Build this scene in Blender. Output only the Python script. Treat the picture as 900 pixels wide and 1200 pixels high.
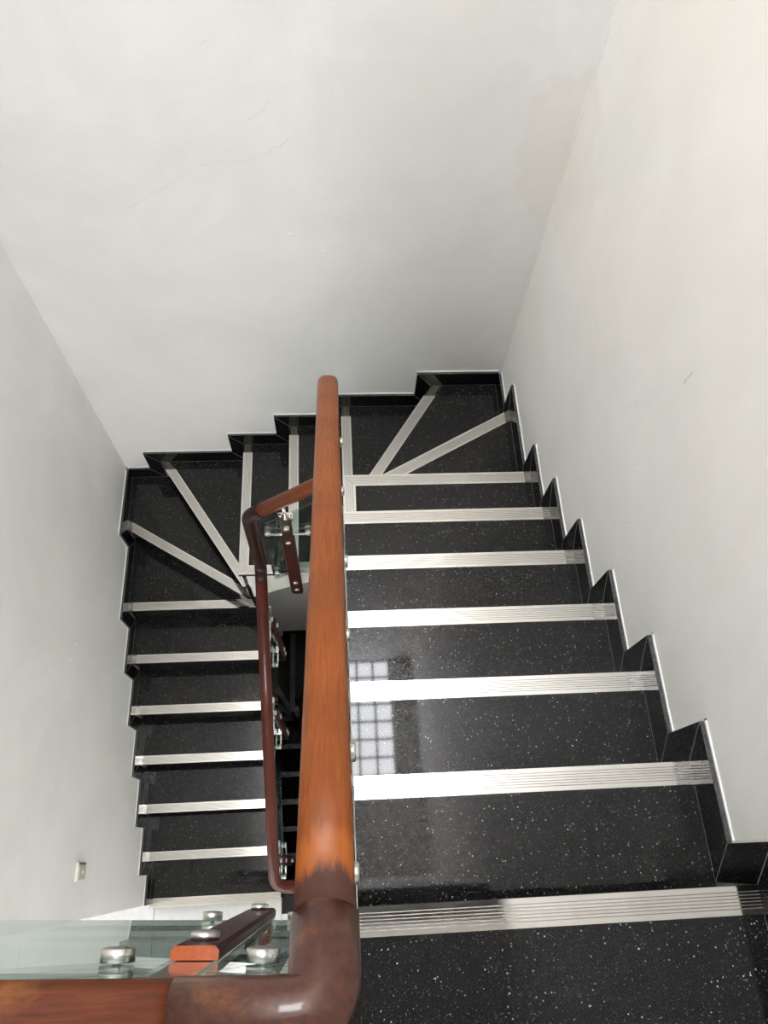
import bpy, bmesh, math, random
from mathutils import Vector, Matrix

# ------------------------------------------------------------------ clean
for o in list(bpy.data.objects):
    bpy.data.objects.remove(o, do_unlink=True)
scene = bpy.context.scene
COL = scene.collection

# ------------------------------------------------------------------ camera
cam_d = bpy.data.cameras.new('camera')
cam = bpy.data.objects.new('camera', cam_d)
COL.objects.link(cam)
cam.location = (-0.7971, 0.0796, 1.5615)
cam.rotation_euler = (0.4451, -0.0465, -0.0477)
cam_d.sensor_fit = 'VERTICAL'
cam_d.sensor_height = 36.0
cam_d.lens = 857.3 / 1200 * 36.0
cam_d.clip_start = 0.02
scene.camera = cam

# ------------------------------------------------------------------ world, light, exposure
SKYLIGHT = 28.0          # emission of the glass blocks in the roof light
HALL_FILL = 1.5        # emission of the unseen window added behind the landing to even the walls
LOWER_FILL = 4.6  # unseen lower hall window, enlarged to brighten the lower walls
world = bpy.data.worlds.new('world')
scene.world = world
world.use_nodes = True
world.node_tree.nodes['Background'].inputs[0].default_value = (0.9, 0.95, 1.0, 1)
world.node_tree.nodes['Background'].inputs[1].default_value = 0.3
scene.view_settings.view_transform = 'Standard'
scene.view_settings.look = 'None'
scene.view_settings.gamma = 1.0
scene.view_settings.use_curve_mapping = False
scene.view_settings.exposure = 0.10
scene.cycles.diffuse_bounces = 8
scene.cycles.max_bounces = 14

# ------------------------------------------------------------------ plan of the stair (metres)
R = 0.17893              # rise
RUN = 0.25               # going of the first flight
RL = 0.2574              # going of the last flight
XW = -0.7752             # well side of the first flight
XN = -1.2075             # well side of the last flight
XL = -2.0057             # left skirting face
YB = 2.19                # back skirting face
YH = 1.4219
STORY = 21 * R
SK = 0.015               # skirting thickness
STRIP = 0.0502

# ------------------------------------------------------------------ node helpers
def new_mat(name):
    m = bpy.data.materials.new(name)
    m.use_nodes = True
    nt = m.node_tree
    b = nt.nodes['Principled BSDF']
    return m, nt, b

def N(nt, kind, **kw):
    n = nt.nodes.new(kind)
    for k, v in kw.items():
        setattr(n, k, v)
    return n

def coords(nt, scale=(1, 1, 1), kind='Object'):
    tc = N(nt, 'ShaderNodeNewGeometry')
    mp = N(nt, 'ShaderNodeMapping')
    mp.inputs['Scale'].default_value = scale
    nt.links.new(tc.outputs['Position'], mp.inputs['Vector'])
    return mp.outputs[0]

def noise(nt, vec, scale, detail=4, rough=0.5, dist=0.0):
    n = N(nt, 'ShaderNodeTexNoise')
    n.inputs['Scale'].default_value = scale
    n.inputs['Detail'].default_value = detail
    n.inputs['Roughness'].default_value = rough
    n.inputs['Distortion'].default_value = dist
    nt.links.new(vec, n.inputs['Vector'])
    return n.outputs['Fac']

def ramp(nt, fac, stops):
    r = N(nt, 'ShaderNodeValToRGB')
    els = r.color_ramp.elements
    while len(els) < len(stops):
        els.new(0.5)
    for e, (p, c) in zip(els, stops):
        e.position = p
        e.color = (*c, 1) if len(c) == 3 else c
    nt.links.new(fac, r.inputs['Fac'])
    return r.outputs['Color']

def mix(nt, fac, a, b, mode='MIX'):
    m = N(nt, 'ShaderNodeMix', data_type='RGBA', blend_type=mode)
    if isinstance(fac, (int, float)):
        m.inputs[0].default_value = fac
    else:
        nt.links.new(fac, m.inputs[0])
    for i, s in ((6, a), (7, b)):
        if isinstance(s, tuple):
            m.inputs[i].default_value = (*s, 1)
        else:
            nt.links.new(s, m.inputs[i])
    return m.outputs[2]

def mth(nt, op, a, b=None):
    m = N(nt, 'ShaderNodeMath', operation=op)
    for i, s in enumerate((a, b)):
        if s is None:
            continue
        if isinstance(s, (int, float)):
            m.inputs[i].default_value = s
        else:
            nt.links.new(s, m.inputs[i])
    return m.outputs[0]

def bump(nt, b, h, strength, dist):
    n = N(nt, 'ShaderNodeBump')
    n.inputs['Strength'].default_value = strength
    n.inputs['Distance'].default_value = dist
    nt.links.new(h, n.inputs['Height'])
    nt.links.new(n.outputs[0], b.inputs['Normal'])

# ------------------------------------------------------------------ materials
def mat_granite(name='black_granite', amount=1.0, rough=0.035):
    m, nt, b = new_mat(name)
    v = coords(nt)
    base = ramp(nt, noise(nt, v, 9, 5), [(0.3, (0.0045, 0.0045, 0.005)), (0.7, (0.008, 0.0078, 0.0078))])
    fine = ramp(nt, noise(nt, v, 420, 3, 0.7), [(0.45, (0, 0, 0)), (0.75, (0.022 * amount, 0.0215 * amount, 0.021 * amount))])
    base = mix(nt, 1.0, base, fine, 'ADD')
    def specks(scale, rad, thr, col):
        vo = N(nt, 'ShaderNodeTexVoronoi')
        vo.inputs['Scale'].default_value = scale
        nt.links.new(v, vo.inputs['Vector'])
        near = mth(nt, 'LESS_THAN', vo.outputs['Distance'], rad)
        sep = N(nt, 'ShaderNodeSeparateColor')
        nt.links.new(vo.outputs['Color'], sep.inputs[0])
        on = mth(nt, 'GREATER_THAN', sep.outputs[0], thr)
        amt = mth(nt, 'MULTIPLY', mth(nt, 'MULTIPLY', mth(nt, 'MULTIPLY', near, on), sep.outputs[1]), amount)
        return amt, col
    for sc, rad, thr, col in ((170, 0.24, 0.86, (0.42, 0.42, 0.40)), (75, 0.115, 0.80, (0.62, 0.60, 0.53)), (300, 0.30, 0.80, (0.16, 0.155, 0.15))):
        a, c = specks(sc, rad, thr, col)
        base = mix(nt, a, base, c)
    nt.links.new(base, b.inputs['Base Color'])
    b.inputs['Roughness'].default_value = rough
    b.inputs['IOR'].default_value = 1.38
    return m

def mat_granite_edge():
    m, nt, b = new_mat('sawn_granite_edge')
    v = coords(nt)
    c = ramp(nt, noise(nt, v, 90, 5, 0.7), [(0.35, (0.015, 0.016, 0.017)), (0.7, (0.085, 0.087, 0.09))])
    nt.links.new(c, b.inputs['Base Color'])
    b.inputs['Roughness'].default_value = 0.6
    return m

def mat_plaster(name, col=(0.91, 0.902, 0.885), warm=(0.885, 0.86, 0.81), stains=0.6):
    m, nt, b = new_mat(name)
    v = coords(nt)
    c = ramp(nt, noise(nt, v, 2.1, 6, 0.6, 0.6), [(0.34, tuple(x * 0.925 for x in col)), (0.62, col)])
    w = ramp(nt, noise(nt, v, 0.8, 6, 0.6, 0.8), [(0.47, (0, 0, 0)), (0.68, (stains,) * 3)])
    c = mix(nt, w, c, warm)
    # damp mark in the corner between the back and the right wall
    geo = N(nt, 'ShaderNodeNewGeometry')
    dv = N(nt, 'ShaderNodeVectorMath', operation='DISTANCE')
    sc = N(nt, 'ShaderNodeVectorMath', operation='MULTIPLY')
    sc.inputs[1].default_value = (1, 1, 0.6)
    nt.links.new(geo.outputs['Position'], sc.inputs[0])
    nt.links.new(sc.outputs[0], dv.inputs[0])
    dv.inputs[1].default_value = (0.0, 2.2, -0.06)
    dd = mth(nt, 'ADD', dv.outputs['Value'], mth(nt, 'MULTIPLY', mth(nt, 'SUBTRACT', noise(nt, v, 9, 6, 0.65), 0.5), 0.22))
    dm = ramp(nt, dd, [(0.0, (0.45,) * 3), (0.12, (0.15,) * 3), (0.165, (0.45,) * 3), (0.185, (0, 0, 0))])
    c = mix(nt, dm, c, tuple(x * y for x, y in zip(warm, (0.97, 0.935, 0.90))))
    scuff = ramp(nt, noise(nt, coords(nt, (1, 1, 0.35)), 13, 7, 0.75), [(0.70, (0, 0, 0)), (0.76, (0.35, 0.35, 0.35))])
    c = mix(nt, scuff, c, tuple(min(1, x * 1.07) for x in col))
    nt.links.new(c, b.inputs['Base Color'])
    b.inputs['Roughness'].default_value = 0.55
    b.inputs['Specular IOR Level'].default_value = 0.3
    bump(nt, b, noise(nt, v, 16, 6, 0.6), 0.12, 0.01)
    return m

def mat_metal(name, col, rough=0.14, streak=(1, 1, 1)):
    m, nt, b = new_mat(name)
    v = coords(nt, streak)
    c = ramp(nt, noise(nt, v, 14, 6, 0.6), [(0.3, tuple(x * 0.93 for x in col)), (0.7, col)])
    nt.links.new(c, b.inputs['Base Color'])
    b.inputs['Metallic'].default_value = 1.0
    rr = ramp(nt, noise(nt, v, 40, 4), [(0.3, (rough * 0.8,) * 3), (0.7, (rough * 1.25,) * 3)])
    nt.links.new(rr, b.inputs['Roughness'])
    return m

def mat_wood(name, dark, light, stretch, wear=None, rough=0.22, coat=0.2, worn_end=False):
    m, nt, b = new_mat(name)
    v = coords(nt, stretch)
    g = noise(nt, v, 55, 8, 0.65, 0.5)
    c = ramp(nt, g, [(0.32, dark), (0.68, light)])
    blotch = ramp(nt, noise(nt, coords(nt), 5, 4), [(0.35, (0.78, 0.76, 0.76)), (0.65, (1.05, 1.04, 1.02))])
    c = mix(nt, 1.0, c, blotch, 'MULTIPLY')
    if wear:
        wcol, scale, lo, hi = wear
        wm = ramp(nt, noise(nt, coords(nt), scale, 6, 0.62, 0.3), [(lo, (0, 0, 0)), (hi, (1, 1, 1))])
        c = mix(nt, wm, c, wcol)
    if worn_end:
        # varnish rubbed off, then darkened by hands, at the upper end of the rail
        geo = N(nt, 'ShaderNodeNewGeometry')
        sp = N(nt, 'ShaderNodeSeparateXYZ')
        nt.links.new(geo.outputs['Position'], sp.inputs[0])
        arc = mth(nt, 'MULTIPLY', mth(nt, 'POWER', mth(nt, 'ABSOLUTE', mth(nt, 'ADD', sp.outputs[0], 0.815)), 2.0), 14.0)
        yy = mth(nt, 'ADD', mth(nt, 'ADD', sp.outputs[1], arc), mth(nt, 'MULTIPLY', mth(nt, 'SUBTRACT', noise(nt, coords(nt, (6, 1, 1)), 22, 6, 0.7), 0.5), 0.045))
        rub = ramp(nt, yy, [(0.105, (1, 1, 1)), (0.122, (0, 0, 0))])
        c = mix(nt, rub, c, mix(nt, g, (0.27, 0.066, 0.012), (0.36, 0.110, 0.024)))
        hand = ramp(nt, yy, [(0.070, (1, 1, 1)), (0.084, (0, 0, 0))])
        c = mix(nt, hand, c, mix(nt, g, (0.052, 0.022, 0.018), (0.095, 0.042, 0.031)))
    nt.links.new(c, b.inputs['Base Color'])
    b.inputs['Roughness'].default_value = rough + 0.2
    b.inputs['Specular IOR Level'].default_value = 0.15
    b.inputs['Coat Weight'].default_value = coat
    b.inputs['Coat Roughness'].default_value = 0.09
    bump(nt, b, g, 0.05, 0.002)
    return m

def mat_plain(name, col, rough=0.5, metallic=0.0):
    m, nt, b = new_mat(name)
    c = ramp(nt, noise(nt, coords(nt), 25, 4), [(0.3, tuple(x * 0.92 for x in col)), (0.7, col)])
    nt.links.new(c, b.inputs['Base Color'])
    b.inputs['Roughness'].default_value = rough
    b.inputs['Metallic'].default_value = metallic
    return m

def mat_glass():
    m = bpy.data.materials.new('clear_green_glass')
    m.use_nodes = True
    nt = m.node_tree
    nt.nodes.clear()
    out = N(nt, 'ShaderNodeOutputMaterial')
    tr = N(nt, 'ShaderNodeBsdfTransparent')
    tr.inputs[0].default_value = (0.80, 0.87, 0.85, 1)
    gl = N(nt, 'ShaderNodeBsdfGlossy')
    gl.inputs['Roughness'].default_value = 0.01
    gl.inputs['Color'].default_value = (0.95, 1, 0.98, 1)
    fr = N(nt, 'ShaderNodeFresnel')
    ge = N(nt, 'ShaderNodeNewGeometry')
    io = N(nt, 'ShaderNodeMix', data_type='FLOAT')
    nt.links.new(ge.outputs['Backfacing'], io.inputs[0])
    io.inputs[2].default_value = 1.5
    io.inputs[3].default_value = 1 / 1.5
    nt.links.new(io.outputs[0], fr.inputs['IOR'])
    mx = N(nt, 'ShaderNodeMixShader')
    nt.links.new(fr.outputs[0], mx.inputs[0])
    nt.links.new(tr.outputs[0], mx.inputs[1])
    nt.links.new(gl.outputs[0], mx.inputs[2])
    nt.links.new(mx.outputs[0], out.inputs[0])
    return m

def mat_emit(name, col, strength):
    m = bpy.data.materials.new(name)
    m.use_nodes = True
    nt = m.node_tree
    nt.nodes.clear()
    out = N(nt, 'ShaderNodeOutputMaterial')
    e = N(nt, 'ShaderNodeEmission')
    e.inputs[0].default_value = (*col, 1)
    e.inputs[1].default_value = strength
    nt.links.new(e.outputs[0], out.inputs[0])
    return m

M = {
    'granite': mat_granite(),
    'skirt': mat_granite('black_skirting_granite', 0.22),
    'edge': mat_granite_edge(),
    'wall': mat_plaster('white_plaster'),
    'wall_warm': mat_plaster('warm_white_plaster', (0.91, 0.898, 0.872), (0.885, 0.84, 0.785), 0.8),
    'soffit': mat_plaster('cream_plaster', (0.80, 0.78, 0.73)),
    'caulk': mat_plain('white_caulk', (0.84, 0.83, 0.79), 0.6),
    'crack': mat_plain('crack_grey', (0.66, 0.655, 0.63), 0.8),
    'strip': mat_metal('brushed_nosing_metal', (0.77, 0.752, 0.705), 0.07, (0.3, 0.3, 0.3)),
    'groove': mat_metal('nosing_groove', (0.30, 0.29, 0.27), 0.4),
    'shaded_strip': mat_metal('well_shaded_strip', (0.10, 0.10, 0.11), 0.3),  # lower strips: shade down the well put into the metal colour
    'joint': mat_plain('grey_joint', (0.30, 0.30, 0.29), 0.6),
    'satin': mat_metal('satin_steel', (0.72, 0.705, 0.66), 0.32),
    'steel': mat_metal('polished_steel', (0.78, 0.76, 0.72), 0.16),
    'dark_steel': mat_plain('dark_steel', (0.03, 0.03, 0.03), 0.35, 0.6),
    'rail': mat_wood('orange_brown_wood', (0.175, 0.042, 0.009), (0.265, 0.078, 0.017), (5, 0.25, 0.35), worn_end=True, coat=0.10),
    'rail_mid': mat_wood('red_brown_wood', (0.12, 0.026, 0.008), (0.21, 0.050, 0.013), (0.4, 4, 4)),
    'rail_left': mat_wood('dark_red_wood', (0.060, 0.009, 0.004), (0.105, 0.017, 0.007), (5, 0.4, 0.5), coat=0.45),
    'rail_land': mat_wood('worn_red_brown_wood', (0.085, 0.020, 0.008), (0.17, 0.042, 0.015), (0.4, 5, 5), ((0.32, 0.125, 0.035), 7, 0.56, 0.72), coat=0.6),
    'elbow': mat_wood('worn_dark_wood', (0.045, 0.015, 0.010), (0.085, 0.030, 0.019), (2, 2, 2), ((0.23, 0.075, 0.022), 12, 0.57, 0.74), coat=0.6),
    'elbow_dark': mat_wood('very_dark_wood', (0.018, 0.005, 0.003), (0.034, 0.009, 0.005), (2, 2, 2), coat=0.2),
    'cover': mat_wood('dark_wood_cover', (0.030, 0.006, 0.004), (0.055, 0.011, 0.007), (4, 4, 0.5), coat=0.15),
    'end_grain': mat_wood('orange_end_grain', (0.30, 0.060, 0.018), (0.44, 0.105, 0.03), (3, 3, 3)),
    'glass': mat_glass(),
    'tile': mat_plain('white_floor_tile', (0.74, 0.74, 0.73), 0.25),
    'grout': mat_plain('grey_grout', (0.22, 0.22, 0.22), 0.8),
    'beige': mat_plain('beige_plastic', (0.52, 0.52, 0.44), 0.4),
    'white_plastic': mat_plain('white_plastic', (0.85, 0.85, 0.80), 0.35),
    'frame': mat_plain('grey_frame', (0.16, 0.17, 0.19), 0.6),
    'sky': mat_emit('daylit_glass_block', (0.955, 0.965, 1.0), SKYLIGHT),
    'fill_pane': mat_emit('fill_window_pane', (0.97, 0.98, 1.0), HALL_FILL),
    'fill_pane_low': mat_emit('fill_lower_window_pane', (0.97, 0.98, 1.0), LOWER_FILL),
}

# ------------------------------------------------------------------ mesh helpers
def finish(name, bm, mats, parent=None, smooth=False):
    bmesh.ops.recalc_face_normals(bm, faces=bm.faces)
    me = bpy.data.meshes.new(name)
    bm.to_mesh(me)
    bm.free()
    if not isinstance(mats, (list, tuple)):
        mats = [mats]
    for m in mats:
        me.materials.append(M[m])
    if smooth:
        for p in me.polygons:
            p.use_smooth = True
    o = bpy.data.objects.new(name, me)
    COL.objects.link(o)
    if parent is not None:
        o.parent = parent
    return o

def link_copy(o, parent, loc=None):
    c = o.copy()
    COL.objects.link(c)
    c.parent = parent
    if loc is not None:
        c.location = loc
    return c

def empty(name, loc=(0, 0, 0)):
    o = bpy.data.objects.new(name, None)
    COL.objects.link(o)
    o.location = loc
    return o

def tag(o, label, cat, group=None, kind=None):
    o['label'] = label
    o['category'] = cat
    if group:
        o['group'] = group
    if kind:
        o['kind'] = kind
    return o

def struct(o, label=None, cat=None):
    o['kind'] = 'structure'
    if label:
        o['label'] = label
        o['category'] = cat
    return o

def prism(bm, poly, f, mat=0, side_mat=None, bottom=None):
    """poly: list of 2d points; f(p, i) gives the 3d point of cap i (0/1)."""
    a = [bm.verts.new(f(p, 0)) for p in poly]
    b = [bm.verts.new(f(p, 1)) for p in poly]
    n = len(poly)
    fs = [bm.faces.new(a), bm.faces.new(b[::-1])]
    for i in range(n):
        fs.append(bm.faces.new((a[i], b[i], b[(i + 1) % n], a[(i + 1) % n])))
    for k, fc in enumerate(fs):
        fc.material_index = mat if (k < 2 or side_mat is None) else side_mat
    return fs

def slab(bm, poly, z0, z1, mat=0, side_mat=None):
    return prism(bm, poly, lambda p, i: (p[0], p[1], (z1, z0)[i]), mat, side_mat)

def box(bm, x0, x1, y0, y1, z0, z1, mat=0):
    return slab(bm, [(x0, y0), (x1, y0), (x1, y1), (x0, y1)], z0, z1, mat)

def clip(poly, p0, n, d=0.0):
    """keep the points with (p - p0).n <= d"""
    out = []
    m = len(poly)
    for i in range(m):
        a, b = poly[i], poly[(i + 1) % m]
        da = (a[0] - p0[0]) * n[0] + (a[1] - p0[1]) * n[1] - d
        db = (b[0] - p0[0]) * n[0] + (b[1] - p0[1]) * n[1] - d
        if da <= 1e-9:
            out.append(a)
        if (da < -1e-9 and db > 1e-9) or (da > 1e-9 and db < -1e-9):
            t = da / (da - db)
            out.append((a[0] + (b[0] - a[0]) * t, a[1] + (b[1] - a[1]) * t))
    res = []
    for q in out:
        if not res or (abs(q[0] - res[-1][0]) + abs(q[1] - res[-1][1])) > 1e-6:
            res.append(q)
    if len(res) > 1 and abs(res[0][0] - res[-1][0]) + abs(res[0][1] - res[-1][1]) < 1e-6:
        res.pop()
    return res

def band(poly, p0, n, d0, d1):
    """part of poly lying d0..d1 behind the front line"""
    q = clip(poly, p0, n, -d0)
    return clip(q, p0, (-n[0], -n[1]), d1) if len(q) >= 3 else []

def cyl(bm, c, axis, r, h, seg=20, mat=0, dome=0.0):
    axis = Vector(axis).normalized()
    q = axis.to_track_quat('Z', 'Y')
    c = Vector(c)
    rings = [(0, r), (h, r)] if dome == 0 else [(0, r), (h - dome, r), (h - dome * 0.35, r * 0.88), (h, r * 0.5)]
    vs = []
    for z, rr in rings:
        vs.append([bm.verts.new(c + q @ Vector((rr * math.cos(2 * math.pi * i / seg), rr * math.sin(2 * math.pi * i / seg), z))) for i in range(seg)])
    bm.faces.new(vs[0][::-1]).material_index = mat
    bm.faces.new(vs[-1]).material_index = mat
    for a, b in zip(vs, vs[1:]):
        for i in range(seg):
            f = bm.faces.new((a[i], a[(i + 1) % seg], b[(i + 1) % seg], b[i]))
            f.material_index = mat
            f.smooth = True

def fillet(pts, rad, n=8):
    pts = [Vector(p) for p in pts]
    out = [pts[0]]
    for i in range(1, len(pts) - 1):
        a, b, c = pts[i - 1], pts[i], pts[i + 1]
        r = rad[i - 1] if isinstance(rad, (list, tuple)) else rad
        u = (a - b); v = (c - b)
        k = min(r, u.length * 0.49, v.length * 0.49)
        p, q = b + u.normalized() * k, b + v.normalized() * k
        for j in range(n + 1):
            t = j / n
            out.append(p * (1 - t) ** 2 + b * 2 * t * (1 - t) + q * t ** 2)
    out.append(pts[-1])
    return out

def sweep(bm, path, rx, ry=None, seg=28, mat=0, power=2.0, up=Vector((0, 0, 1)), caps=True):
    ry = ry or rx
    path = [Vector(p) for p in path]
    side = None
    rings = []
    for i, p in enumerate(path):
        t = (path[min(i + 1, len(path) - 1)] - path[max(i - 1, 0)]).normalized()
        if side is None:
            side = t.cross(up)
            if side.length < 1e-4:
                side = t.cross(Vector((0, 1, 0)))
        side = (side - side.dot(t) * t).normalized()
        u = side.cross(t)
        ring = []
        for k in range(seg):
            a = 2 * math.pi * k / seg
            ca, sa = math.cos(a), math.sin(a)
            x = math.copysign(abs(ca) ** (2 / power), ca) * rx
            y = math.copysign(abs(sa) ** (2 / power), sa) * ry
            ring.append(bm.verts.new(p + side * x + u * y))
        rings.append(ring)
    for a, b in zip(rings, rings[1:]):
        for k in range(seg):
            f = bm.faces.new((a[k], a[(k + 1) % seg], b[(k + 1) % seg], b[k]))
            f.smooth = True
            f.material_index = mat
    if caps:
        bm.faces.new(rings[0]).material_index = mat
        bm.faces.new(rings[-1][::-1]).material_index = mat

# ------------------------------------------------------------------ stair definition
def unit(v):
    l = math.hypot(*v)
    return (v[0] / l, v[1] / l)

C0 = (XW, 1.5)
C1 = (-1.311, 1.42)
fronts = []          # (point, downstream normal) of each nosing line
for k in range(7):
    fronts.append(((0, k * RUN), (0, 1)))
def line(p, q, toward):
    d = (q[0] - p[0], q[1] - p[1])
    n = unit((-d[1], d[0]))
    if n[0] * toward[0] + n[1] * toward[1] < 0:
        n = (-n[0], -n[1])
    return (p, n)
fronts.append(line(C0, (0, 1.922), (-1, 1)))             # 7
fronts.append(line(C0, (-0.324, 2.19), (-1, 0.3)))       # 8
fronts.append(((-0.772, 0), (-1, 0)))                    # 9
fronts.append(((-1.047, 0), (-1, 0)))                    # 10
fronts.append(((-1.311, 0), (-1, 0)))                    # 11
fronts.append(line(C1, (-1.806, 2.19), (-1, -0.5)))      # 12
fronts.append(line(C1, (XL, 1.854), (-0.3, -1)))         # 13
for i in range(7):
    fronts.append(((0, YH - i * RL), (0, -1)))           # 14..20

def rect(x0, x1, y0, y1):
    return [(x0, y0), (x1, y0), (x1, y1), (x0, y1)]

def zone(k):
    if k <= 6:
        return rect(XW, 0, -0.4, YB)
    if k <= 9:
        return rect(XW if k < 9 else XW - 0.001, 0, 1.46, YB)
    if k <= 11:
        return rect(-1.311, -0.72, 1.42, YB)
    if k <= 13:
        return rect(XL, -1.27, 1.42, YB)
    return rect(XL, XN, -0.6, YB)

BACK = 0.045
def tread_poly(k):
    p, n = fronts[k]
    q = clip(zone(k), p, n, 0)
    if k > 0:
        pp, pn = fronts[k - 1]
        q = clip(q, pp, (-pn[0], -pn[1]), BACK)
    return q

def ribs(bm, poly, p, n, z, fine=True):
    if fine:
        base = band(poly, p, n, -0.001, STRIP)
        slab(bm, base, z - 0.012, z + 0.0006, 1)
        out, g = 0.0098, 0.0018
        w = (STRIP - 2 * out - 6 * g) / 5
        edges = [(0.0, out)] + [(out + g + i * (w + g), out + (i + 1) * (w + g)) for i in range(5)] + [(STRIP - out, STRIP)]
        for a, b_ in edges:
            q = band(poly, p, n, a, b_)
            if len(q) >= 3:
                slab(bm, q, z - 0.004, z + 0.0019)
    else:
        q = band(poly, p, n, -0.001, STRIP)
        slab(bm, q, z - 0.012, z + 0.0019)

def build_stairs(root, zo, fine=True, first=0):
    for k in range(first, 21):
        p, n = fronts[k]
        z = zo - k * R
        poly = tread_poly(k)
        tb = bmesh.new()
        slab(tb, poly, z - 0.022, z)
        tr = finish('tread', tb, 'granite', root)
        # metal nosing
        sb = bmesh.new()
        if k == 6:
            pin = (XW + STRIP, 1.5 - STRIP)
            dg = unit((-1, -1))   # mitre from the outer corner inwards
            main = clip(poly, (XW, 1.5), unit((-1, -1)), 0)
            ribs(sb, main, p, n, z, fine)
            side = clip(clip(poly, (XW, 1.5), unit((1, 1)), -0.0008), (0, 5 * RUN), (0, -1), 0.0)
            ribs(sb, side, (XW, 0), (-1, 0), z, fine)
        elif k == 11:
            main = clip(poly, C1, unit((1, -1)), 0)
            ribs(sb, main, p, n, z, fine)
            side = clip(clip(poly, C1, unit((-1, 1)), -0.0008), (-1.135, 1.42), unit((1, 0.2)), 0.0)
            ribs(sb, side, (0, 1.42), (0, -1), z, fine)
        else:
            ribs(sb, poly, p, n, z, fine)
        ns = finish('nosing_strip', sb, ['strip', 'groove'] if fine else 'shaded_strip', tr)
        ns['label'] = 'pale brushed metal nosing strip with fine grooves' if fine else 'nosing strip coloured dark for the shade of the well'
        # riser below this nosing
        q = band(poly, p, n, 0.016, 0.036)
        if len(q) >= 3 and k > -1:
            rb = bmesh.new()
            slab(rb, q, z - R - 0.0, z - 0.022)
            finish('riser', rb, 'granite', root)
        # carcass under the tread
        q = band(poly, p, n, 0.036, 9)
        if k == 0:
            q = clip(q, (0, -0.09), (0, -1), 0)
        if len(q) >= 3:
            cb = bmesh.new()
            straight = k <= 6 or k in (10, 11) or k >= 15
            def low(pt, i, p=p, n=n, z=z, straight=straight):
                if i == 0:
                    return (pt[0], pt[1], z - 0.022)
                d = -((pt[0] - p[0]) * n[0] + (pt[1] - p[1]) * n[1])
                return (pt[0], pt[1], z - 0.37 + (d * R / 0.256 if straight else 0.05))
            prism(cb, q, low)
            finish('stair_carcass', cb, 'granite' if k >= 14 else 'soffit', root)

# skirting: a stepped band mitred at every corner
SH, SA = 0.0933, 0.0746
def build_skirting(name, runs, to3d, zo, parent_kind=True, label=None):
    """runs: list of (s0, s1, z, riser_at_s0_height or None, end) pieces already as 2d polygons"""
    root = empty(name)
    struct(root, label, 'skirting')
    for poly in runs:
        bm = bmesh.new()
        fs = prism(bm, poly, lambda p, i: to3d(p[0], p[1] + zo, i), 0, 1)
        finish('skirting_panel', bm, ['skirt', 'edge'], root)
    jb = bmesh.new()
    for poly in runs:
        for e in ((1, 2), (0, 1)):
            a, b = poly[e[0]], poly[e[1]]
            d = unit((b[0] - a[0], b[1] - a[1]))
            w = 0.0006
            o = (-d[1] * w, d[0] * w)
            q = [(a[0] - o[0], a[1] - o[1]), (b[0] - o[0], b[1] - o[1]), (b[0] + o[0], b[1] + o[1]), (a[0] + o[0], a[1] + o[1])]
            if abs(a[0] - b[0]) < 1e-6:
                continue
            prism(jb, q, lambda p, i: to3d(p[0], p[1] + zo, 0.3 if i else -0.02))
    j = finish('joint_line', jb, 'joint', root)
    j['kind'] = 'stuff'
    return root

def band_polys(noses, zs, s_start, s_end):
    """noses: positions of nosings along increasing s (descending); zs: z of the tread that ENDS at each nosing, plus last tread z"""
    polys, outline = [], []
    s = s_start
    first = True
    for i, sn in enumerate(noses):
        z, z2 = zs[i], zs[i + 1]
        a0 = 0.0 if first else SA
        polys.append([(s, z), (sn, z), (sn + SA, z + SH), (s + a0, z + SH)])
        outline.append(((s + a0, z + SH), (sn + SA, z + SH)))
        polys.append([(sn, z), (sn, z2), (sn + SA, z2 + SH), (sn + SA, z + SH)])
        outline.append(((sn + SA, z + SH), (sn + SA, z2 + SH)))
        s = sn
        first = False
    z = zs[-1]
    a0 = 0.0 if first else SA
    if s_end is not None and s_end > s + a0 + 0.005:
        polys.append([(s, z), (s_end, z), (s_end, z + SH), (s + a0, z + SH)])
        outline.append(((s + a0, z + SH), (s_end, z + SH)))
    return polys, outline

def caulk(root, outline, to3d, zo):
    bm = bmesh.new()
    w = 0.005
    for (a, b) in outline:
        if abs(a[1] - b[1]) < 1e-6:
            q = [(a[0], a[1]), (b[0] + w, b[1]), (b[0] + w, b[1] + w), (a[0], a[1] + w)]
        else:
            q = [(a[0], a[1] + w), (a[0], b[1] + w), (a[0] + w, b[1] + w), (a[0] + w, a[1] + w)]
        prism(bm, q, lambda p, i: to3d(p[0], p[1] + zo, 1.0 if i else 0.72))
    o = finish('caulk_bead', bm, 'caulk', root)
    o['kind'] = 'stuff'
    return o

def right3(s, z, i):  return (SK * i, s, z)
def back3(s, z, i):   return (-s, YB + SK * i, z)
def left3(s, z, i):   return (XL - SK * i, -s, z)

def skirtings(zo, suffix, low):
    zr = [-k * R for k in range(9)]
    po, ol = band_polys([k * RUN for k in range(7)] + [1.922], zr, -2.9, YB)
    a = build_skirting('baseboard_right' + suffix, po, right3, zo, label='stepped black granite skirting along the right wall' + low)
    caulk(a, ol, right3, zo)
    zb = [-k * R for k in range(8, 14)]
    po, ol = band_polys([0.324, 0.772, 1.047, 1.311, 1.806], zb, 0.0, -XL)
    a = build_skirting('baseboard_back' + suffix, po, back3, zo, label='stepped black granite skirting along the back wall' + low)
    caulk(a, ol, back3, zo)
    zl = [-k * R for k in range(13, 21)]
    po, ol = band_polys([-1.854] + [-(YH - i * RL) for i in range(6)], zl, -YB, 0.105)
    a = build_skirting('baseboard_left' + suffix, po, left3, zo, label='stepped black granite skirting along the left wall' + low)
    caulk(a, ol, left3, zo)

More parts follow.
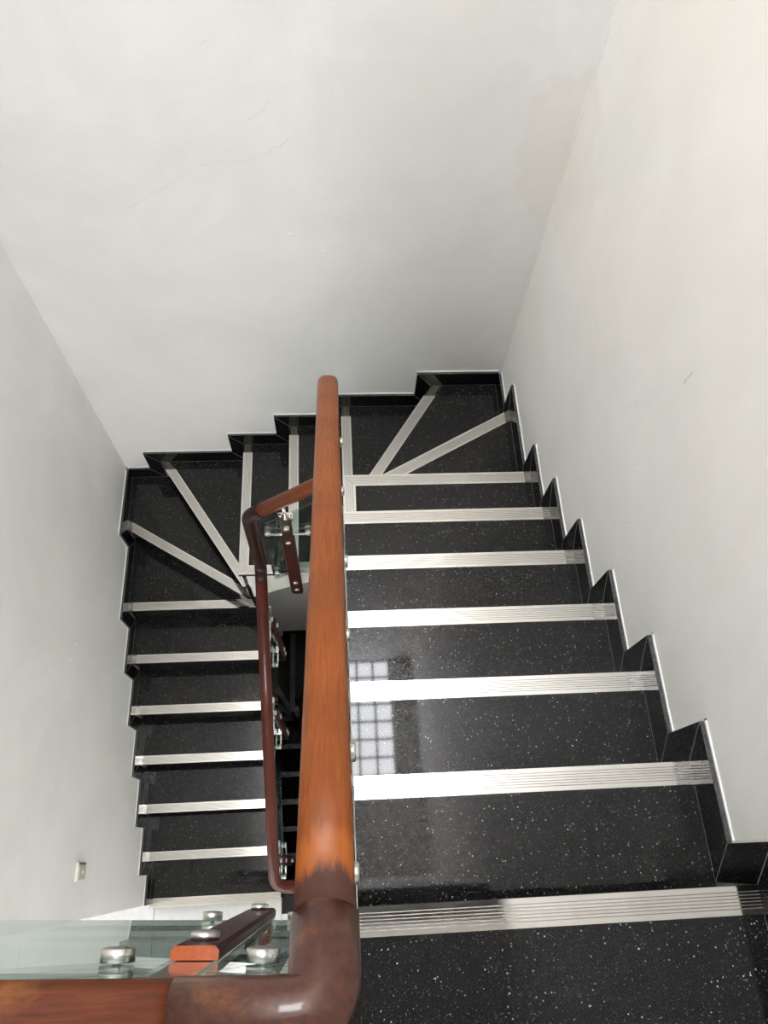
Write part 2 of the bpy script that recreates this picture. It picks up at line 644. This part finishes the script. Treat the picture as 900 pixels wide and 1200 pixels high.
# ------------------------------------------------------------------ the shell
ZT, ZBOT = 5.9, -8.6
XR, XLW, YBW = SK, XL - SK, YB + SK
HALL_Y, HALL_X = -3.0, -4.4
LE = -0.075                      # edge of the landing over the well
CEIL = 2.75

def simple_struct(name, boxes, mat, label, cat):
    bm = bmesh.new()
    for b in boxes:
        box(bm, *b)
    return struct(finish(name, bm, mat), label, cat)

wall_right = simple_struct('wall_right', [(XR, XR + 0.15, HALL_Y, YBW + 0.15, ZBOT, ZT)], 'wall_warm', 'tall warm white plaster wall on the right of the stairs', 'wall')
wall_back = simple_struct('wall_back', [(XLW - 0.15, XR, YBW, YBW + 0.15, ZBOT, ZT)], 'wall', 'tall white plaster wall facing the camera with hairline cracks', 'wall')
wall_left = simple_struct('wall_left', [(XLW - 0.15, XLW, -0.105, YBW, ZBOT, ZT)], 'wall', 'white plaster wall on the left with the small switch plate', 'wall')
simple_struct('wall_front', [(HALL_X, XR, HALL_Y - 0.15, HALL_Y, ZBOT, CEIL), (HALL_X, XR, LE - 0.15, LE, CEIL, ZT)], 'wall', 'white plaster wall behind the landing', 'wall')
simple_struct('wall_hall', [(HALL_X - 0.15, HALL_X, HALL_Y, LE, ZBOT, CEIL), (HALL_X, XLW - 0.15, -0.105, 0.045, ZBOT, CEIL)], 'wall', 'white plaster wall at the far end of the hall', 'wall')

# roof with a square opening for the glass-block rooflight
SX0, SX1, SY0, SY1 = -1.75, -0.25, 0.69, 2.19
simple_struct('ceiling', [(XLW, SX0, LE, YBW, ZT, ZT + 0.12), (SX1, XR, LE, YBW, ZT, ZT + 0.12), (SX0, SX1, LE, SY0, ZT, ZT + 0.12),
                          (SX0, SX1, SY1, YBW, ZT, ZT + 0.12), (HALL_X, XR, HALL_Y, LE, CEIL, CEIL + 0.12)], 'wall', 'white ceiling with the rooflight opening', 'ceiling')
win = empty('window_1', ((SX0 + SX1) / 2, (SY0 + SY1) / 2, ZT))
struct(win, 'square glass-block rooflight over the stairwell', 'window')
cell = 0.1875
pb = bmesh.new()
box(pb, -cell / 2 + 0.012, cell / 2 - 0.012, -cell / 2 + 0.012, cell / 2 - 0.012, 0.03, 0.07)
pane0 = finish('pane', pb, 'sky', win)
for i in range(8):
    for j in range(8):
        loc = (-0.75 + cell * (i + 0.5), -0.75 + cell * (j + 0.5), 0)
        if i == 0 and j == 0:
            pane0.location = loc
        else:
            link_copy(pane0, win, loc)
gb = bmesh.new()
for i in range(9):
    x = -0.75 + cell * i
    box(gb, x - 0.012, x + 0.012, -0.75, 0.75, 0.02, 0.08)
    box(gb, -0.75, 0.75, x - 0.012, x + 0.012, 0.0205, 0.0795)
finish('glazing_bar', gb, 'frame', win)

def fill_window(name, x0, x1, z0, z1, mat, label, y=HALL_Y):
    w = empty(name, ((x0 + x1) / 2, y, z0))
    struct(w, label, 'window')
    hw, h = (x1 - x0) / 2, z1 - z0
    fb = bmesh.new()
    for b in ((-hw - 0.05, -hw, 0, h), (hw, hw + 0.05, 0, h), (-0.02, 0.02, 0, h), (-hw - 0.05, hw + 0.05, -0.05, 0), (-hw - 0.05, hw + 0.05, h, h + 0.05)):
        box(fb, b[0], b[1], 0.0, 0.05, b[2], b[3])
    finish('window_frame', fb, 'white_plastic', w)
    for s in (-1, 1):
        qb = bmesh.new()
        a, b_ = sorted((s * 0.02, s * hw))
        box(qb, a, b_, 0.005, 0.02, 0, h)
        finish('pane', qb, mat, w)
fill_window('fill_window_upper', -3.6, -0.5, 0.5, 2.5, 'fill_pane', 'unseen window added behind the landing to light the stairwell')
fill_window('fill_window_lower', -4.2, -0.6, 0.5 - STORY, 2.3 - STORY, 'fill_pane_low', 'unseen window of the lower hall, enlarged to light the stairwell')


bm = bmesh.new()
prism(bm, [(XR, YBW), (XR - 0.006, YBW), (XR, YBW - 0.006)], lambda p, i: (p[0], p[1], (-8 * R + SH, ZT)[i]))
finish('corner_bead', bm, 'caulk', wall_back)

# landing
fl = empty('floor_landing')
struct(fl, 'black granite landing at the head of the stairs', 'floor')
def granite_piece(name, poly, z0, z1, parent, mat='granite'):
    bm = bmesh.new()
    slab(bm, poly, z0, z1)
    return finish(name, bm, mat, parent)
granite_piece('floor_slab', rect(XW, 0.0, HALL_Y, -0.4), -0.022, 0, fl)
granite_piece('floor_slab', rect(HALL_X, XW, HALL_Y, LE), -0.022, 0, fl)
granite_piece('slab_body', rect(HALL_X, XR, HALL_Y, LE - 0.012), -0.24, -0.022, fl, 'soffit')
eb = bmesh.new()
ribs(eb, rect(XN - 0.9, XW - 0.002, -0.4, LE), (0, LE), (0, 1), 0.0)
finish('nosing_strip', eb, ['strip', 'groove'], fl)

# lower floor, white tiles with a black granite border at the well
lf = empty('floor', (0, 0, 0))
struct(lf, 'white tiled floor of the storey below', 'floor')
ZF = -STORY
granite_piece('screed', rect(HALL_X, XR, HALL_Y, -0.088), ZF - 0.24, ZF - 0.011, lf, 'grout')
T = 0.8
xs = [XW - 0.002 - 0.44]
edges_x = [HALL_X, -3.615, -2.815, -2.015, -1.215, XW]
ys = [HALL_Y, -2.5, -1.7, -0.9, -0.107]
for i in range(5):
    for j in range(4):
        x0, x1, y0, y1 = edges_x[i], edges_x[i + 1], ys[j], ys[j + 1]
        if i == 4 and j == 3:
            y1 = -0.205
        granite_piece('floor_tile', rect(x0 + 0.0015, x1 - 0.0015, y0 + 0.0015, y1 - 0.0015), ZF - 0.012, ZF, lf, 'tile')
granite_piece('border_slab', rect(-1.2135, XW, -0.203, LE), ZF - 0.022, ZF + 0.0005, lf, 'granite')
granite_piece('border_slab', rect(XW, 0.0, HALL_Y, -0.4), ZF - 0.022, ZF, lf, 'granite')
simple_struct('floor_basement', [(HALL_X, XR, HALL_Y, YBW, ZBOT - 0.1, ZBOT)], 'granite', 'dark floor at the bottom of the stairwell', 'floor')

# cracks, nicks in the back wall and the corner stain edge
def crack(pts, to3, w, parent, mat='crack', name='hairline_crack'):
    bm = bmesh.new()
    rng = random.Random(len(pts))
    dense = []
    for a, b in zip(pts, pts[1:]):
        for i in range(6):
            t = i / 6
            dense.append((a[0] + (b[0] - a[0]) * t + rng.uniform(-0.004, 0.004), a[1] + (b[1] - a[1]) * t + rng.uniform(-0.004, 0.004)))
    dense.append(pts[-1])
    sweep(bm, [to3(*q) for q in dense], w, w, 6)
    return finish(name, bm, mat, parent)
tb3 = lambda x, z: (x, YBW - 0.0002, z)
crack([(-1.517, -0.359), (-1.427, -0.296), (-1.344, -0.25), (-1.259, -0.181), (-1.171, -0.157), (-1.086, -0.156), (-0.998, -0.123), (-0.92, -0.07)], tb3, 0.0006, wall_back)
crack([(-1.05, -0.01), (-1.0, 0.03), (-0.98, 0.07)], tb3, 0.0005, wall_back)
for x, z, d, l in ((-1.16, 0.235, 0.4, 0.02), (-0.96, -0.475, 0.1, 0.022), (-0.84, -0.56, 0.3, 0.016), (-1.2, 0.14, 0.2, 0.01), (-0.86, -0.13, 0.1, 0.012)):
    crack([(x, z), (x + l, z + l * d)], tb3, 0.0016, wall_back, 'caulk', 'plaster_nick')
tr3 = lambda y, z: (XR - 0.0002, y, z)
for y, z, l in ((1.05, 0.18, 0.05), (1.17, -0.07, 0.012), (1.55, -0.2, 0.014), (1.0, -0.15, 0.014), (0.9, -0.3, 0.012)):
    crack([(y, z), (y - 0.004, z + l)], tr3, 0.0013, wall_right, 'caulk', 'plaster_nick')
tl3 = lambda y, z: (XLW + 0.0002, y, z)
rng = random.Random(5)
for i in range(14):
    y, z = rng.uniform(0.7, 1.25), rng.uniform(-1.85, -1.55)
    l = rng.uniform(0.008, 0.03)
    crack([(y, z), (y + l * 0.5, z - l)], tl3, rng.uniform(0.0008, 0.0018), wall_left, 'caulk', 'plaster_nick')

# ------------------------------------------------------------------ the stairs
skirtings(0.0, '', '')
skirtings(-STORY, '_lower', ' of the dark storey below')
st = tag(empty('staircase', (0, 0, 0)), 'black speckled granite winding staircase with pale metal nosing strips', 'staircase')
build_stairs(st, 0.0, True)
st2 = tag(empty('staircase', (0, 0, 0)), 'dark lower staircase glimpsed at the bottom of the stairwell', 'staircase')
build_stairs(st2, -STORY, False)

# ------------------------------------------------------------------ balustrade
RR = 0.0315
SLM = 0.745                      # slope of the first handrail
def rail_z(y): return 0.738 - SLM * y
SLL = R / RL

def post(parent, pos, u, n, top, h=1.0, arms=(0.30, 0.80), orange=False, goff=-0.0315, puck=0.0155):
    """pos: xy of the bar centre; u: along the glass; n: towards the well; top: z of the rail axis"""
    u = Vector((*u, 0)); n = Vector((*n, 0)); zv = Vector((0, 0, 1))
    o = Vector((pos[0], pos[1], top))
    def P(a, b, c): return o + u * a + n * b + zv * c
    def bx(bm, a0, a1, b0, b1, c0, c1, mat=0):
        prism(bm, [(a0, b0), (a1, b0), (a1, b1), (a0, b1)], lambda p, i: P(p[0], p[1], (c1, c0)[i]), mat)
    bm = bmesh.new()
    bx(bm, -0.024, 0.024, -0.004, 0.004, -h - 0.06, -0.115)
    p = finish('post', bm, 'steel', parent)
    p['label'] = 'flat steel post with a dark wood cover strip'
    # saddle under the rail
    bm = bmesh.new()
    bx(bm, -0.032, 0.032, -0.030, 0.006, -0.121, -0.113)
    cyl(bm, P(0, -0.012, -0.113), (0, 0, 1), 0.008, 0.113 - RR + 0.012, 14)
    finish('rail_saddle', bm, 'steel', p)
    for a in (-0.019, 0.019):
        bm = bmesh.new()
        cyl(bm, P(a, -0.018, -0.113), (0, 0, 1), 0.0095, 0.009, 16, dome=0.004)
        finish('bolt', bm, 'steel', p)
    # wood cover on the well side, edges chamfered
    bm = bmesh.new()
    sec = [(-0.030, 0.005), (0.030, 0.005), (0.030, 0.016), (0.025, 0.021), (-0.025, 0.021), (-0.030, 0.016)]
    fs = prism(bm, sec, lambda q, i: P(q[0], q[1], (-0.275, -h)[i]), 0)
    fs[0].material_index = 1 if orange else 0
    finish('wood_cover', bm, ['cover', 'end_grain'], p)
    for c in ((-0.345, -h + 0.07) if orange else (-0.20, -0.31, -h + 0.16, -h + 0.06)):
        bm = bmesh.new()
        cyl(bm, P(0, 0.004 if c > -0.25 else 0.021, c), n, puck * (0.95 if orange else 0.8), 0.012 if orange else 0.008, 20, dome=0.003)
        finish('screw', bm, 'satin', p)
    for c in arms:
        bm = bmesh.new()
        sweep(bm, [P(-0.085, -0.014 if goff < -0.01 else -0.022, -c), P(0.085, -0.014 if goff < -0.01 else -0.022, -c)], 0.006, seg=10)
        bx(bm, -0.018, 0.018, -0.026, -0.004, -c - 0.010, -c + 0.010)
        finish('glass_arm', bm, 'steel', p)
        for a in (-0.088, 0.088):
            bm = bmesh.new()
            cyl(bm, P(a, goff + 0.0052, -c), n, puck, 0.016, 24, dome=0.002)
            cyl(bm, P(a, goff - 0.0052, -c), -n, puck, 0.012, 24, dome=0.002)
            cyl(bm, P(a, goff - 0.006, -c), n, 0.005, 0.012, 10)
            finish('glass_clamp', bm, 'satin', p)
    # fixing block to the edge of the stair
    bm = bmesh.new()
    bx(bm, -0.02, 0.02, -0.048, -0.004, -h + 0.09, -h + 0.13)
    finish('fixing_block', bm, 'dark_steel', p)
    bm = bmesh.new()
    bx(bm, -0.02, 0.02, -0.048, -0.004, -h - 0.03, -h + 0.01)
    finish('fixing_block', bm, 'dark_steel', p)
    return p

def glass(parent, a, b, za, zb, top, bot, n):
    """a, b: xy ends; za/zb rail axis heights; vertical pane"""
    n = Vector((*n, 0)) * 0.005
    bm = bmesh.new()
    pts = [Vector((*a, za - top)), Vector((*b, zb - top)), Vector((*b, zb - bot)), Vector((*a, za - bot))]
    prism(bm, list(range(4)), lambda k, i: pts[k] + (n if i else -n))
    return finish('glass_panel', bm, 'glass', parent)

def build_balustrade(root, zo, upper=True):
    Z = lambda z: z + zo
    parts = []
    zc = 0.760
    ly = lambda x: -0.040 - 0.045 * (x + 1.0)
    yc = -0.046
    if upper:
        bm = bmesh.new()
        sweep(bm, [(x, ly(x), Z(zc)) for x in (HALL_X + 0.4, -1.6, -0.955)], RR, power=2.2)
        finish('handrail', bm, 'rail_land', root)['label'] = 'worn red-brown wooden rail along the landing'
        bm = bmesh.new()
        path = fillet([(-0.957, ly(-0.957), Z(zc)), (-0.82, yc, Z(zc + 0.004)), (-0.82, 0.03, Z(rail_z(0.03)))], 0.034, 10)
        sweep(bm, path, RR + 0.0012, power=2.5)
        finish('rail_elbow', bm, 'elbow', root)['label'] = 'dark worn wooden corner of the handrail'
    else:
        bm = bmesh.new()
        path = fillet([(-1.02, yc, Z(zc) + 0.06), (-0.82, yc, Z(zc)), (-0.82, 0.075, Z(rail_z(0.075)))], 0.05, 10)
        sweep(bm, path, RR, power=2.2)
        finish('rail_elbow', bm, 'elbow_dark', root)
    # first flight, ends in a drop
    yE = 1.425
    bm = bmesh.new()
    y0 = 0.028 if upper else 0.073
    pts = [(-0.82, y0, Z(rail_z(y0))), (-0.82, yE, Z(rail_z(yE))), (-0.82, 1.405, Z(-0.62))]
    path = fillet(pts, 0.045, 10)
    path = [path[0]] + [path[0].lerp(path[1], t / 8) for t in range(1, 8)] + path[1:]
    sweep(bm, path, RR, power=2.7, seg=36)
    finish('handrail', bm, 'rail', root)['label'] = 'orange-brown wooden rail over the first flight'
    # second section behind
    bm = bmesh.new()
    path = fillet([(-0.82, 1.405, Z(-0.60)), (-0.82, 1.40, Z(-0.907)), (-1.115, 1.40, Z(-1.176))], 0.07, 8)
    sweep(bm, path, RR - 0.003, power=2.2)
    finish('handrail', bm, 'rail_mid', root)['label'] = 'short red-brown rail along the winders'
    bm = bmesh.new()
    path = fillet([(-1.113, 1.40, Z(-1.174)), (-1.175, 1.40, Z(-1.232)), (-1.178, 1.392, Z(-1.775)), (-1.178, 1.33, Z(-1.818))], [0.05, 0.05], 10)
    sweep(bm, path, RR - 0.002, power=2.2)
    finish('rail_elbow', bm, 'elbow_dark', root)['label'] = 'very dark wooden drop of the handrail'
    bm = bmesh.new()
    zl = lambda y: -14 * R + 0.75 + (y - YH) * SLL
    path = fillet([(-1.178, 1.332, Z(zl(1.332))), (-1.175, -0.028, Z(zl(-0.028) + 0.005)), (-0.98, -0.030, Z(zl(-0.03) - 0.03))], 0.075, 12)
    sweep(bm, path, RR - 0.002, power=2.2)
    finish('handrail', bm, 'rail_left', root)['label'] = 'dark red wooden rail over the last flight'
    # posts and glass
    if upper:
        gy = lambda x: -0.024 - 0.05 * (x + 1.1)
        for x in (-0.99, -1.85, -2.7):
            post(root, (x, gy(x) + 0.001), unit((1, -0.05)), unit((0.05, 1)), Z(zc), 1.10, arms=(0.25, 0.95), orange=True, goff=0.001, puck=0.0205)
        for a, b in ((-0.875, -0.958), (-1.024, -1.818), (-1.882, -2.668)):
            glass(root, (a, gy(a)), (b, gy(b)), Z(zc), Z(zc), 0.17, 0.985, unit((0.05, 1)))
    gx = -0.7945
    ysp = (0.15, 0.62, 1.2)
    for y in ysp:
        post(root, (-0.826, y), (0, 1), (-1, 0), Z(rail_z(y)), 1.0)
    for a, b in ((-0.02, 0.125), (0.175, 0.595), (0.645, 1.175), (1.225, 1.40)):
        glass(root, (gx, a), (gx, b), Z(rail_z(a)), Z(rail_z(b)), 0.20, 0.86, (1, 0))
    zm = lambda x: -0.979 + (x + 0.899) * 0.912
    post(root, (-1.018, 1.369), (1, 0), (0, -1), Z(zm(-1.018)), 0.98, arms=(0.30, 0.79))
    glass(root, (-0.85, 1.4005), (-1.005, 1.4005), Z(zm(-0.85)), Z(zm(-1.005)), 0.14, 0.86, (0, 1))
    glass(root, (-1.03, 1.4005), (-1.13, 1.4005), Z(zm(-1.03)), Z(zm(-1.13)), 0.14, 0.80, (0, 1))
    gx = -1.1875
    for y in (1.22, 0.80, 0.10):
        post(root, (-1.156, y), (0, 1), (1, 0), Z(zl(y)), 0.95)
    for a, b in ((0.0, 0.08), (0.12, 0.78), (0.82, 1.20), (1.24, 1.38)):
        glass(root, (gx, a), (gx, b), Z(zl(a)), Z(zl(b)), 0.2, 0.84, (1, 0))

bal = tag(empty('balustrade', (0, 0, 0)), 'orange-brown wooden handrail on glass panels and steel posts around the stairwell', 'balustrade')
build_balustrade(bal, 0.0, True)
bal2 = tag(empty('balustrade', (0, 0, 0)), 'shadowed lower handrail and glass down in the dark well', 'balustrade')
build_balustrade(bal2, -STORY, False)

# ------------------------------------------------------------------ switch plate on the left wall
sw = tag(empty('switch_plate', (XLW, 0.093, -2.24)), 'small beige switch plate on the lower left wall', 'switch')
bm = bmesh.new()
prism(bm, rect(-0.040, 0.040, -0.058, 0.058), lambda p, i: (0.011 * (1 - i), p[0], p[1]))
bmesh.ops.bevel(bm, geom=bm.edges[:], offset=0.003, segments=2, affect='EDGES')
finish('plate', bm, 'white_plastic', sw)
bm = bmesh.new()
prism(bm, rect(-0.032, 0.026, -0.046, 0.040), lambda p, i: (0.014 if i == 0 else 0.009, p[0], p[1]))
finish('insert', bm, 'beige', sw)
bm = bmesh.new()
prism(bm, rect(0.028, 0.039, -0.040, 0.046), lambda p, i: (0.0145 if i == 0 else 0.009, p[0], p[1]))
finish('cover_flap', bm, 'frame', sw)
bm = bmesh.new()
cyl(bm, (0.013, -0.002, -0.002), (1, 0, 0), 0.007, 0.005, 16, dome=0.002)
finish('button', bm, 'white_plastic', sw)
